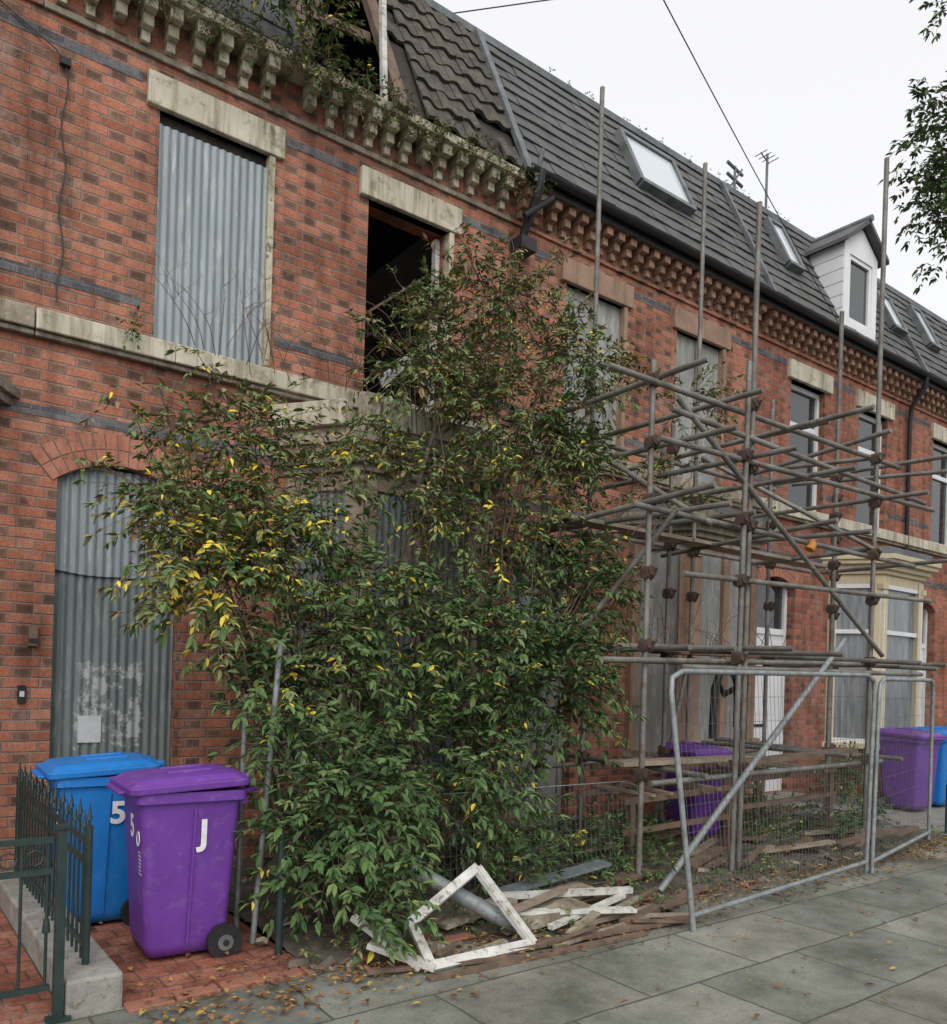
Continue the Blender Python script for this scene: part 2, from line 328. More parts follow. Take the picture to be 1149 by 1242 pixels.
def house(name,B,kind):
    E=empty(name); W=4.25; X1=B+W
    doorx=(B+.18,B+1.06); w1=(B+.81,B+1.68); w2=(B+2.63,B+3.50)
    bk='brick' if kind in('derelict','boarded') else 'brick2'
    ops=[(doorx[0],doorx[1],.12,3.10),(w1[0],w1[1],4.07,5.83),(w2[0],w2[1],4.07,5.83),(B+2.05,B+3.8,.75,3.2)]
    mb=MB(); wall(mb,B,X1,0,6.62,ops,bk,revk='brick')
    xa,xb=doorx; n=14; vs=[]; RI=.15
    ar=lambda x:3.08-RI+RI*(1-((x-(xa+xb)/2)/((xb-xa)/2))**2)
    for i in range(n+1):
        x=xa+(xb-xa)*i/n; vs+=[(x,0,ar(x)),(x,0,3.1),(x,.12,ar(x))]
    mb.add(vs,[(3*i,3*i+3,3*i+4,3*i+1) for i in range(n)]+[(3*i,3*i+2,3*i+5,3*i+3) for i in range(n)],bk)
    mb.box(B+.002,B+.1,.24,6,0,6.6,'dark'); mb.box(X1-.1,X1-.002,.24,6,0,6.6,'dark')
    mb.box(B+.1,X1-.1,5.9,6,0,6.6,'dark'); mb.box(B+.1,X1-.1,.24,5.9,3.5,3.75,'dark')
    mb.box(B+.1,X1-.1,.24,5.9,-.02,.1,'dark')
    mb.build('brick_walls',E)
    mb=MB(); cx=(xa+xb)/2; hw=(xb-xa)/2; R=(hw*hw+RI*RI)/(2*RI); zc=3.08-R; am=math.asin(hw/R)+.06
    mb.add([p for i in range(17) for p in [(cx+ (R+.0)*math.sin(-am+2*am*i/16),-.004,zc+R*math.cos(-am+2*am*i/16)),(cx+(R+.235)*math.sin(-am+2*am*i/16),-.004,zc+(R+.235)*math.cos(-am+2*am*i/16))]],[(2*i,2*i+2,2*i+3,2*i+1) for i in range(16)],'mort')
    nb=15
    for i in range(nb):
        a0=-am+2*am*(i+.06)/nb; a1=-am+2*am*(i+.94)/nb
        P=lambda a,r,y:(cx+r*math.sin(a),y,zc+r*math.cos(a))
        for r0,r1 in ((R+.002,R+.114),(R+.121,R+.232)):
            y=-.008+random.uniform(-.003,.003)
            vs=[P(a0,r0,y),P(a1,r0,y),P(a1,r1,y),P(a0,r1,y),P(a0,r0,-.003),P(a1,r0,-.003),P(a1,r1,-.003),P(a0,r1,-.003)]
            mb.add(vs,[(0,1,2,3),(0,4,5,1),(1,5,6,2),(2,6,7,3),(3,7,4,0)],'arch')
    for z0,z1,rng_ in ((3.34,3.415,[(B+.004,X1-.004)]),(4.30,4.375,[(B+.004,w1[0]-.1),(w1[1]+.1,w2[0]-.1),(w2[1]+.1,X1-.004)]),(5.98,6.055,[(B+.004,w1[0]-.13),(w1[1]+.15,w2[0]-.13),(w2[1]+.15,X1-.004)])):
        for a,b_ in rng_: mb.box(a,b_,-.004,.0-.001,z0,z1,'blue')
    mb.build('brick_bands',E)
    lk={'derelict':'cream','boarded':'sand','kept':'cream'}[kind]
    mb=MB()
    for a,b_ in (w1,w2):
        mb.box(a-.10,b_+.13,-.05,.1,5.83,6.08,lk)
        if kind!='kept': mb.box(b_-.001,b_+.055,-.035,.08,4.10,5.828,'creamd' if kind=='derelict' else 'sand')
    x=B+.003
    while x<X1-.01:
        e=min(x+random.uniform(.7,1.1),X1-.003)
        if X1-e<.25: e=X1-.003
        dy=random.uniform(-.006,.006) if kind=='derelict' else 0
        mb.box(x,e-.004,-.09+dy,-.001,3.92,4.07+dy*.6,lk if kind!='boarded' else 'stone'); x=e
    mb.box(B+.003,X1-.003,-.06,-.001,3.88,3.918,'stone')
    mb.build('lintels_and_sill_band',E,.010)
    mb=MB()
    if kind=='derelict':
        corr(mb,(w1[0]-.005,.02),(1,0),w1[1]-w1[0]+.01,4.08,5.74,'galv',jag=.02)
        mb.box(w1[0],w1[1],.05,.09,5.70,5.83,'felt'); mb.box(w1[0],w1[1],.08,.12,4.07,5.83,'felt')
        mb.box(w2[0]+.01,w2[0]+.06,.12,.18,4.1,5.8,'woodd'); mb.box(w2[1]-.06,w2[1]-.01,.12,.18,4.1,5.8,'whited')
        mb.box(w2[0]+.06,w2[1]-.06,.12,.18,4.1,4.16,'whited')
        mb.beam((w2[0]+.35,.3,4.35),(w2[1]-.1,.35,4.75),.10,.02,'paper',up=(0,1,.6)); mb.beam((w2[0]+.1,.3,4.9),(w2[1]-.05,.25,5.5),.02,.02,'woodd')
    elif kind=='boarded':
        for a,b_ in (w1,w2):
            mb.quad((a,.05,4.07),(b_,.05,4.07),(b_,.05,5.83),(a,.05,5.83),'board')
            mb.box(a+.4,a+.43,.038,.048,4.07,5.83,'stone')
    else:
        for a,b_ in (w1,w2): upvc(mb,a,b_,4.08,5.82,.09)
    mb.build('upper_windows',E)
    mb=MB()
    if kind=='derelict':
        corr(mb,(xa+.005,.10),(1,0),xb-xa-.01,.14,2.30,'galvd'); corr(mb,(xa+.005,.075),(1,0),xb-xa-.01,2.27,3.06,'galv',jag=.03)
        mb.box(xa+.20,xa+.36,.084,.088,1.02,1.22,'paper')
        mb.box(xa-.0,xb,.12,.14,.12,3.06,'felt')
    else:
        k='white' if kind=='kept' else 'board'
        mb.box(xa,xa+.06,.12,.2,.12,3.0,k); mb.box(xb-.06,xb,.12,.2,.12,3.0,k); mb.box(xa+.06,xb-.06,.12,.2,2.3,2.38,k)
        mb.box(xa+.06,xb-.06,.15,.2,.12,2.3,k); mb.box(xa+.06,xb-.06,.16,.19,2.38,3.09,'glass')
        for z0 in (.3,1.2):
            for dx in (.12,.46): mb.box(xa+dx,xa+dx+.28,.142,.148,z0,z0+.75,k)
        mb.box(xa+.15,xa+.40,.13,.14,1.02,1.06,'black')
    mb.box(xa-.02,xb+.02,-.25,.2,0,.119,'concrete')
    mb.build('front_door',E)
    ck={'derelict':'stone','boarded':'stone','kept':'creamp'}[kind]; pk={'derelict':'wood','boarded':'sand','kept':'creamp'}[kind]
    mb=MB(); mb.prism(bayoff(B,0.0),0,.72,bk); mb.prism(bayoff(B,.05),.72,.80,ck)
    P=bayoff(B,0)
    mb.box(P[0][0]-.02,P[0][0]+.10,-.08,-.001,.8,3.2,pk)
    mb.box(P[3][0]-.10,P[3][0]+.02,-.08,-.001,.8,3.2,pk)
    for (x,y),sx in ((P[1],1),(P[2],-1)):
        mb.prism([(x-.10*sx,y+.13),(x-.005*sx,y-.005),(x+.13*sx,y-.005),(x+.10*sx,y+.15)][::sx],.8,3.2,pk)
        mb.box(x-.06,x+.10 if sx>0 else x+.06,y-.03,y+.10,3.02,3.10,pk); mb.box(x-.06,x+.10,y-.03,y+.10,.8,.95,pk)
    mx=(P[1][0]+P[2][0])/2
    if kind!='kept': mb.box(mx-.06,mx+.06,-.6,-.48,.8,3.2,pk)
    mb.prism(bayoff(B,-.02),3.10,3.24,pk); mb.prism(bayoff(B,.03),3.24,3.30,ck); mb.prism(bayoff(B,.09),3.30,3.37,ck)
    mb.prism(bayoff(B,.17),3.37,3.43,ck); mb.prism(bayoff(B,.21),3.43,3.50,ck)
    if kind=='derelict':
        mb.prism(bayoff(B,.08),3.50,3.60,'stone')
        Q=bayoff(B,.10)
        def blk(p,q,a,b_,z0,z1,k='cream'):
            p=Vector((*p,0));q=Vector((*q,0));s0=p.lerp(q,a);s1=p.lerp(q,b_);zc_=(z0+z1)/2
            mb.beam((s0.x,s0.y+.06,zc_),(s1.x,s1.y+.06,zc_),.14,z1-z0,k)
        blk(Q[0],Q[1],.02,.86,3.60,3.80); blk(Q[1],Q[2],.0,.10,3.60,3.85,'creamd'); blk(Q[1],Q[2],.12,.66,3.60,3.81); blk(Q[1],Q[2],.70,.98,3.60,3.78,'creamd'); blk(Q[2],Q[3],.1,.95,3.60,3.8)
    else:
        mb.prism(bayoff(B,.10),3.50,3.62,'lead')
    mb.build('bay_surround',E,.006)
    mb=MB(); wk={'derelict':'sheet','boarded':'board','kept':'glass'}[kind]
    segs=[(P[0],P[1])]+([(P[1],P[2])])+[(P[2],P[3])]
    for p,q in segs: oriented_win(mb,p,q,.8,3.1,wk)
    mb.build('bay_windows',E)
    mb=MB(); bkk='creamd' if kind=='derelict' else 'bracket'
    x=B+.06
    while x<X1-.08:
        j=random.uniform(-.008,.008); q=random.uniform(-.015,.01) if kind=='derelict' else 0
        if not(kind=='derelict' and random.random()<.05):
            mb.box(x+j,x+.095+j,-.20-q,-.001,6.42,6.518,bkk); mb.box(x+.008+j,x+.087+j,-.13-q,-.001,6.33,6.419,bkk)
            if random.random()>.12 or kind!='derelict': mb.box(x+.016+j,x+.079+j,-.07,-.001,6.25,6.329,bkk)
        x+=.19
    mb.box(B+.003,X1-.003,-.235,-.001,6.52,6.60,'creamd' if kind=='derelict' else 'bracket')
    mb.box(B+.003,X1-.003,-.03,-.001,6.19,6.24,bk if kind!='derelict' else 'stone')
    mb.build('bracket_cornice',E,.006)
    mb=MB()
    if kind!='derelict':
        vs=[];nseg=8
        for i in range(nseg+1):
            a=math.pi*i/nseg; y=-.30-.06*math.cos(a); z=6.62-.06*math.sin(a); vs+=[(B,y,z),(X1,y,z)]
        mb.add(vs,[(2*i,2*i+1,2*i+3,2*i+2) for i in range(nseg)],'black',True)
        mb.box(B,X1,-.242,-.236,6.5,6.64,'black')
        if kind=='kept':
            xx=X1-.15; mb.tube([(xx,-.3,6.56),(xx,-.28,6.40),(xx,-.08,6.15),(xx,-.06,5.9),(xx,-.06,.3)],.035,'black')
    else:
        xx=X1+.12
        mb.tube([(xx,-.33,6.62),(xx,-.30,6.42),(xx-.02,-.18,6.2),(xx-.03,-.08,5.98)],.045,'black')
        mb.box(xx-.12,xx+.08,-.2,-.02,5.88,6.0,'black'); mb.tube([(xx-.14,-.25,6.15),(xx+.22,-.26,6.45)],.03,'black')
        mb.tube([(xx-.02,-.36,6.80),(xx-.04,-.3,6.5)],.022,'lead')
    mb.build('gutter_and_downpipe',E)
    mb=MB()
    hole=None
    if kind=='derelict':
        hole=(B+1.9,B+2.75,.12)
        for a,b_ in ((B+.003,hole[0]),(hole[1],X1-.003)):
            mb.add([rp(a,0,-.01),rp(b_,0,-.01),rp(b_,1,-.01),rp(a,1,-.01)],[(0,1,2,3)],'felt')
        sk=lambda cx,t:(cx>X1-.5 and t<.14 and random.random()<.6) or (cx<B+1.9 and random.random()<.15) or (abs(cx-hole[1])<.25 and random.random()<.4)
        tiles(mb,hole[1]+.10,X1-.01,8,'tile1',.225,.018,None,.035,.008,skipf=sk)
        tiles(mb,B+.01,hole[0]-.02,9,'tile2',.25,.0,None,.02,.008,skipf=sk)
        mb.beam(rp(hole[0],-.02,.03),rp(hole[0],1,.03),.07,.09,'woodd',up=(0,-1,0))
        mb.beam((hole[1]-.06,-.12,6.6),(hole[1]-.06,.05,8.6),.05,.05,'whited',up=(0,-1,0))
        mb.beam(rp(hole[1]+.05,-.02,.02),rp(hole[1]+.05,1,.02),.12,.07,'woodd',up=(0,-1,0))
        mb.beam((hole[0],.3,7.4),(hole[1],.3,7.5),.05,.08,'woodd'); mb.beam((hole[0]+.3,.6,6.6),(hole[0]+.5,.6,8.4),.06,.06,'woodd')
        mb.beam(rp(X1-.02,-.02,.06),rp(X1-.02,1.0,.06),.05,.05,'lead')
    else:
        mb.add([rp(B,0,-.01),rp(X1,0,-.01),rp(X1,1,-.01),rp(B,1,-.01)],[(0,1,2,3)],'felt')
        tiles(mb,B+.003,X1-.003,11,'tile2',.30,.0,None,.028,.005)
        mb.beam(rp(B+.02,0,.05),rp(B+.02,1,.05),.06,.05,'lead')
    mb.box(B+.003,X1-.003,.66,.80,8.49,8.57,'lead')
    mb.add([(B,.75,8.5),(X1,.75,8.5),(X1,3.2,9.0),(B,3.2,9.0)],[(0,1,2,3)],'tile2')
    mb.add([(B,3.2,9.0),(X1,3.2,9.0),(X1,6.2,6.6),(B,6.2,6.6)],[(0,1,2,3)],'tile2')
    if kind!='derelict':
        for a,b_,t0,t1 in ([(B+2.02,B+2.98,.42,.83)] if kind=='boarded' else [(B+.85,B+1.2,.45,.85),(B+3.75,B+4.15,.40,.75)]):
            for (s0,s1) in (((a,t0),(b_,t0)),((b_,t0),(b_,t1)),((b_,t1),(a,t1)),((a,t1),(a,t0))):
                mb.beam(rp(s0[0],s0[1],.07),rp(s1[0],s1[1],.07),.07,.10,'lead',up=(0,-.9,.436))
            mb.add([rp(a,t0,.09),rp(b_,t0,.09),rp(b_,t1,.09),rp(a,t1,.09)],[(0,1,2,3)],'sky_glass')
    mb.build('mansard_roof',E)
    return E
H=[]
H.append(house('brick_house',.97,'derelict'))
H.append(house('brick_house',.97+4.25,'boarded'))
H.append(house('brick_house',.97+8.5,'kept'))
H.append(house('brick_house',.97+12.75,'kept'))
H.append(house('brick_house',.97+17,'kept'))
H.append(house('brick_house',.97-4.25,'boarded'))
mb=MB(); a,b_=11.35,12.28; y0=-.12; y1=.66
mb.box(a,b_,y0,y1,6.68,6.95,'white')
mb.box(a,a+.14,y0,y1+.1,6.95,8.05,'white'); mb.box(b_-.14,b_,y0,y1+.1,6.95,8.05,'white')
mb.box(a+.14,b_-.14,y0,y0+.1,7.92,8.05,'white')
upvc(mb,a+.14,b_-.14,6.95,7.92,y0+.02,tran=False)
for i in range(7): mb.box(a-.012,a-.001,y0+.01,y1,6.72+i*.19,6.72+i*.19+.175,'white')
cx=(a+b_)/2; zt=8.42
vs=[(a,y0,8.05),(b_,y0,8.05),(cx,y0,zt-.04)]; mb.add(vs,[(0,1,2)],'white')
for sx,ex in ((a-.12,-1),(b_+.12,1)):
    mb.add([(sx,y0-.12,8.0),(cx,y0-.12,zt),(cx,1.4,zt),(sx,1.4,8.0),(sx,y0-.12,8.06),(cx,y0-.12,zt+.07),(cx,1.4,zt+.07),(sx,1.4,8.06)],[(0,1,2,3),(4,7,6,5),(0,4,5,1),(0,3,7,4)],'tile2')
mb.tube([(cx,y0-.15,zt+.07),(cx,1.4,zt+.07)],.05,'lead')
mb.build('dormer_window',H[2])
def aerial(name,x,y,z0,z1,kind):
    mb=MB(); mb.tube([(x,y,z0),(x,y,z1)],.025,'lead',6)
    if kind: 
        mb.tube([(x-.2,y,z1-.05),(x+.2,y+.1,z1-.05)],.012,'lead',5)
        for i in range(4): mb.tube([(x-.18+i*.12,y-.12,z1-.05),(x-.18+i*.12,y+.14,z1-.05)],.008,'lead',4)
    else:
        for dz in (0,.2,.4): mb.tube([(x-.22,y,z1-dz),(x+.22,y,z1-.08-dz)],.03,'lead',5)
        mb.tube([(x-.2,y,z1-.5),(x+.2,y,z1+.02)],.02,'lead',5)
    return mb.build(name)
aerial('television_aerial',12.3,2.5,8.6,10.75,False); aerial('television_aerial',13.25,2.5,8.6,11.35,True)
mb=MB()
p0=Vector((-1.7,-4.75,6.5)); p1=Vector((11.0,-.25,6.72)); mb.tube([p0.lerp(p1,i/20)-Vector((0,0,.15*math.sin(math.pi*i/20))) for i in range(21)],.005,'wire',5); mb.build('overhead_cable')
mb=MB(); mb.tube([(4.75,4.94,10.8),(16.75,-4.1,13.35)],.009,'wire',5); mb.build('overhead_cable')
mb=MB(); mb.tube([(1.12+.02*math.sin(i*1.3),-.02,5.85-i*.12) for i in range(15)],.006,'wire',5); mb.tube([(1.12,-.02,5.85),(1.05,-.03,5.93),(.7,-.02,6.1)],.006,'wire',5)
mb.box(1.08,1.15,-.05,-.008,5.84,5.89,'black'); mb.build('wall_cable')
mb=MB(); mb.box(.99,1.05,-.03,-.008,1.72,1.86,'woodd'); mb.box(.992,1.048,-.036,-.031,1.74,1.77,'black'); mb.build('air_vent')
mb=MB(); mb.box(.935,.985,-.03,-.008,1.32,1.44,'black'); mb.box(.945,.975,-.035,-.031,1.36,1.40,'paper'); mb.build('doorbell')

# ------------------------------------------------------------ ground
mb=MB(); mb.add([(-250,-250,-.13),(300,-250,-.13),(300,250,-.13),(-250,250,-.13)],[(0,1,2,3)],'asphalt'); mb.build('ground')
mb=MB(); mb.box(-20,60,-5.6,-2.45,-.12,0,'flags'); mb.build('pavement')
mb=MB(); 
x=-20
while x<50: mb.box(x,x+.91,-5.75,-5.602,-.125,.005,'concrete'); x+=.915
mb.build('kerb')
nx,ny=220,50; vs=[];fs=[]
for i in range(nx+1):
    for j in range(ny+1):
        x=1.98+7.6*i/nx; y=-2.62+2.6*j/ny
        e=min(1,(j/ny)*6); z=.006+e*(.05+.05*noise.noise(Vector((x*1.7,y*1.7,0)))+.03*noise.noise(Vector((x*9,y*9,3))))+.008*abs(noise.noise(Vector((x*25,y*25,0))))
        if j==0: z=.002
        vs.append((x,y+ (.10*noise.noise(Vector((x*2.2,0,5))) if j==0 else 0),z))
for i in range(nx):
    for j in range(ny):
        a=i*(ny+1)+j; fs.append((a,a+ny+1,a+ny+2,a+1))
mb=MB(); mb.add(vs,fs,'soil',True); mb.build('garden_ground')
mb=MB(); mb.box(1.06,1.98,-2.44,-.002,-.1,.03,'redtile'); mb.box(9.6,20,-2.44,-.002,-.1,.02,'concrete'); mb.box(-12,.80,-2.44,-.002,-.1,.025,'redtile'); mb.build('garden_path')
mb=MB()
for i in range(9): mb.box(1.06+i*.225,1.06+i*.225+.215,-2.56+random.uniform(-.01,.01),-2.45,-.05,.016+random.uniform(0,.012),'edge')
mb.build('brick_edging',None,.008)
mb=MB(); mb.box(.81,1.055,-2.48,-.1,-.1,.17,'concrete'); mb.build('low_garden_wall',None,.015)

def railing(name,p,q,zb,h,sp=.1):
    p=Vector(p);q=Vector(q);L=(q-p).length; mb=MB()
    for z in (zb+.08,zb+h-.12,zb+h-.02): mb.beam(p+Vector((0,0,z)),q+Vector((0,0,z)),.012,.03,'iron')
    n=int(L/sp)
    for i in range(n+1):
        c=p.lerp(q,i/n); hh=h+(.05 if i%2 else .10)
        mb.tube([c+Vector((0,0,zb)),c+Vector((0,0,zb+hh))],.007,'iron',6)
        mb.tube([c+Vector((0,0,zb+hh-.01)),c+Vector((0,0,zb+hh+.02)),c+Vector((0,0,zb+hh+.07))],.014,'iron',6,r2=.001)
    for c in (p,q): mb.tube([c+Vector((0,0,zb-.05)),c+Vector((0,0,zb+h+.06))],.018,'iron',8)
    return mb.build(name)
railing('garden_railing',(.93,-2.28,0),(.93,-.25,0),.17,.60)
railing('garden_railing',(9.7,-2.42,0),(13.4,-2.42,0),0,.5,.12)
E=empty('garden_gate'); mb=MB(); gy=-2.45
mb.box(.76,.80,gy-.02,gy+.02,0,.86,'iron'); mb.box(.75,.81,gy-.03,gy+.03,.86,.875,'iron'); mb.box(.73,.83,gy-.05,gy+.05,0,.02,'iron'); mb.build('gate_post',E)
mb=MB()
for z in (.14,.66,.80): mb.box(-.25,.745,gy-.012,gy+.012,z,z+.025,'iron')
for i in range(10):
    x=-.22+i*.105; mb.tube([(x,gy,.165),(x,gy,.80)],.007,'iron',6)
    if i%2: mb.tube([(x,gy,.40),(x,gy,.43),(x,gy,.46)],.018,'iron',8,r2=.012)
    if i<9: 
        mb.tube([(x+.052+.035*math.cos(a/8*2*math.pi),gy,.735+.035*math.sin(a/8*2*math.pi)) for a in range(9)],.005,'iron',5,cap=False)
mb.build('gate_leaf',E)

# ------------------------------------------------------------ wheelie bins
def wbin(name,x,y,rot,col,sc=1,labels=True):
    E=empty(name); E.location=(x,y,.02); E.rotation_euler=(0,0,rot); E.scale=(sc,sc,sc)
    def child(mb,n,b=0):
        o=mb.build(n,E,b); return o
    mb=MB()
    secs=[(.04,-.20,.22,.20),(.10,-.22,.235,.21),(.55,-.245,.26,.232),(.88,-.265,.28,.252),(.93,-.27,.29,.257)]
    def ring(z,x0,x1,w,r=.045):
        pts=[]
        for cx,cy,a0 in ((x1-r,w-r,0),(x0+r,w-r,90),(x0+r,-w+r,180),(x1-r,-w+r,270)):
            for i in range(5):
                a=math.radians(a0+i*22.5); pts.append((cx+r*math.cos(a),cy+r*math.sin(a),z))
        return pts
    vs=[];
    for s_ in secs: vs+=ring(*s_)
    n=20; fs=[]
    for k in range(len(secs)-1):
        for i in range(n): fs.append((k*n+i,k*n+(i+1)%n,(k+1)*n+(i+1)%n,(k+1)*n+i))
    fs.append(tuple(range(n-1,-1,-1)))
    mb.add(vs,fs,col,True)
    vs=ring(.90,-.295,.31,.28)+ring(.955,-.295,.31,.28); mb.add(vs,[(i,(i+1)%n,n+(i+1)%n,n+i) for i in range(n)]+[tuple(range(n-1,-1,-1)),tuple(range(n,2*n))],col,False)
    mb.tube([(.30,-.20,.93),(.37,-.20,.95),(.37,.20,.95),(.30,.20,.93)],.016,col,8)
    for yy in (-.16,.16): mb.box(.24,.34,yy-.015,yy+.015,.86,.94,col)
    for yy in (-.12,0,.12): mb.beam((.215,yy,.12),(.272,yy,.88),.03,.02,col,up=(1,0,0))
    mb.beam((.0,-.222,.10),(.02,-.262,.86),.012,.012,col,up=(0,1,0))
    mb.tube([(.20,-.24,.09),(.20,.24,.09)],.014,'black',8)
    child(mb,'bin_body')
    mb=MB()
    rings=[ring(.945,-.335,.325,.298,.05),ring(.985,-.34,.33,.302,.05),ring(.990,-.315,.305,.277,.05),ring(1.02,-.27,.28,.235,.06),ring(1.028,-.20,.24,.18,.07)]
    vs=[p for r_ in rings for p in r_]
    vs=[(p[0],p[1],p[2]+(p[0]+.0)*.05+.02) for p in vs]
    fs=[]
    for k in range(len(rings)-1):
        for i in range(n): fs.append((k*n+i,k*n+(i+1)%n,(k+1)*n+(i+1)%n,(k+1)*n+i))
    fs+= [tuple(range(n-1,-1,-1)),tuple(range((len(rings)-1)*n,len(rings)*n))]
    mb.add(vs,fs,col,False)
    mb.box(-.375,-.335,-.18,.18,.945,.965,col)
    for yy in (-.15,.15): mb.box(.27,.36,yy-.04,yy+.04,.985,1.035,col)
    mb.beam((-.1,-.1,1.045),(.15,-.1,1.06),.03,.02,col); mb.beam((-.1,.1,1.045),(.15,.1,1.06),.03,.02,col)
    child(mb,'bin_lid',.007)
    mb=MB()
    for yy in (-.275,.225):
        mb.tube([(.205,yy,.09),(.205,yy+.05,.09)],.10,'black',20); mb.tube([(.205,yy-.006,.09),(.205,yy+.056,.09)],.045,'lead',12)
        mb.tube([(.205,yy-.012,.09),(.205,yy+.0,.09)],.018,'black',10)
    child(mb,'bin_wheels')
    if labels:
        def text(s_,size,loc,rot_,bold=.006):
            cu=bpy.data.curves.new('number','FONT'); cu.body=s_; cu.size=size; cu.extrude=.0008; cu.offset=bold
            cu.align_x='CENTER'; cu.align_y='CENTER'
            o=bpy.data.objects.new('number_marking',cu); COL.objects.link(o); o.parent=E; o.location=loc; o.rotation_euler=rot_
            cu.materials.append(M['num'])
        text('J' if col=='purple' else '5',.19,(.07,-.2565,.72),(math.radians(93),0,0),.006)
        text('5',.18,(-.259,.0,.74),(math.radians(93),0,math.radians(-90)),.004)
        mb=MB()
        for i in range(7):
            z=.62-i*.02; w=.05+.02*random.random(); xx=-.2535+ (.62-z)*.06
            mb.add([(xx,-.14,z),(xx,-.14-w,z),(xx-.001,-.14-w,z+.009),(xx-.001,-.14,z+.009)],[(0,1,2,3)],'num')
        mb.tube([(-.263,-.17+.03*math.cos(a/10*6.283),.70+.04*math.sin(a/10*6.283)) for a in range(11)],.003,'num',5)
        child(mb,'council_label')
    return E
wbin('purple_wheelie_bin',1.49,-1.86,math.radians(-3),'purple',.96)
wbin('blue_wheelie_bin',1.25,-1.05,math.radians(-3),'bluep',.96)
wbin('purple_wheelie_bin',6.95,-1.15,math.radians(80),'purple',.9,False)
wbin('purple_wheelie_bin',11.1,-1.35,math.radians(85),'purple',1,False)
wbin('blue_wheelie_bin',11.85,-1.30,math.radians(92),'bluep',1,False)
wbin('blue_wheelie_bin',12.6,-1.30,math.radians(92),'bluep',1,False)

# ------------------------------------------------------------ fence panels
def heras(name,bl,br_,tl,tr,r=.019):
    mb=MB(); bl,br_,tl,tr=map(Vector,(bl,br_,tl,tr))
    up=(tl-bl).normalized()
    c=.14; dx=(tr-tl).normalized(); upr=(tr-br_).normalized()
    mb.tube([bl,bl.lerp(tl,.5),tl-up*c,tl-up*c*.3+dx*c*.3*.6,tl+dx*c],r,'fence')
    mb.tube([br_,br_.lerp(tr,.5),tr-upr*c,tr-upr*c*.3-dx*c*.18,tr-dx*c],r,'fence')
    mb.tube([tl+dx*c,tr-dx*c],r,'fence')
    b0=bl.lerp(tl,.06); b1=br_.lerp(tr,.06); mb.tube([b0,b1],r,'fence')
    n=int((br_-bl).length/.05)
    for i in range(1,n):
        t=i/n; mb.tube([b0.lerp(b1,t),tl.lerp(tr,t)],.0016,'mesh',3,cap=False)
    for i in range(1,9):
        t=i/9; mb.tube([b0.lerp(tl,t),b1.lerp(tr,t)],.0018,'mesh',3,cap=False)
    return mb.build(name)
heras('wire_fence_panel',(4.37,-3.16,0),(7.02,-2.91,0),(4.25,-3.0,1.67),(7.12,-2.89,1.71))
heras('wire_fence_panel',(7.08,-2.93,0),(9.1,-2.5,0),(7.18,-2.9,1.68),(9.15,-2.48,1.70))
heras('wire_fence_panel',(3.0,-2.05,0),(5.1,-2.1,0),(3.0,-1.98,.8),(5.1,-2.02,.8),.004)
mb=MB(); mb.tube([(1.88,-1.75,0),(1.92,-1.7,1.45)],.018,'fence'); mb.tube([(1.88,-2.0,0),(2.02,-1.95,1.75)],.018,'fence'); mb.tube([(1.93,-2.25,0),(1.93,-2.25,.7)],.022,'iron')
mb.build('fence_post')

# ------------------------------------------------------------ scaffolding
E=empty('scaffolding'); mb=MB(); R=.0235
OY=-2.28; IY=-.92
std=[(5.55,IY,7.2),(7.10,IY,7.1),(8.75,-1.55,5.8),(6.10,OY,5.72),(5.92,OY-.06,4.3),(8.2,OY,6.95),(4.95,OY+.1,4.1),(6.6,IY-.1,4.2),(8.5,IY,4.9),(5.0,IY,3.9),(9.9,IY,4.2)]
for x,y,z in std:
    lx=random.uniform(-.05,.05); mb.tube([(x,y,.03),(x+lx,y,z)],R,'steel',10)
    mb.box(x-.07,x+.07,y-.07,y+.07,.02,.03,'rust')
lifts=[.85,1.82,2.95,3.92]
for li,z in enumerate(lifts):
    for y in (OY+.05,IY+.05):
        a=4.6+random.uniform(-.3,.3); b_=8.8+random.uniform(-.5,1.2)
        if li==0: a=5.0;b_=8.6
        mb.tube([(a,y,z+random.uniform(-.07,.07)),(b_,y,z+random.uniform(-.07,.07))],R,'steel',10)
for z in (3.45,2.45,3.70): 
    mb.tube([(4.7+random.uniform(-.2,.6),OY-.05,z),(8.7+random.uniform(-.6,.7),OY-.05,z+random.uniform(-.12,.12))],R,'steel',10)
mb.tube([(5.2,OY-.05,1.72),(9.2,OY-.05,1.76)],R,'steel',10)
for x in (4.95,5.45,5.92,6.6,7.1,7.7,8.2,8.75,9.3):
    for li,z in enumerate(lifts):
        if random.random()<(.78 if li else .35):
            y0=OY-random.uniform(.05,1.0 if li==3 else .6); y1=IY+random.uniform(-.1,.8)
            if li==0: y0=OY-.1
            xx=x+random.uniform(-.08,.16); mb.tube([(xx,y0,z+.05+random.uniform(-.06,.06)),(xx+random.uniform(-.22,.22),y1,z+.05+random.uniform(-.09,.09))],R,'steel',10)
for x in (5.2,6.0,6.9,8.25): mb.tube([(x,OY-.5,3.5),(x,IY+.4,3.53)],R,'steel',10)
mb.tube([(5.06,OY-.05,3.8),(8.35,OY-.05,1.93)],R,'steel',10)
mb.tube([(4.82,-2.5,.05),(7.6,OY-.06,2.05)],.027,'fence',10)
mb.tube([(5.15,OY,2.95),(4.7,-1.4,1.7)],R,'steel',10)
mb.tube([(5.0,IY,3.9),(5.6,OY,2.9)],R,'steel',10)
mb.tube([(8.2,OY,3.0),(7.2,IY,4.0)],R,'steel',10)
mb.tube([(6.6,IY,.1),(7.1,IY,1.9)],R,'steel',10)
mb.build('tubes',E)
mb=MB()
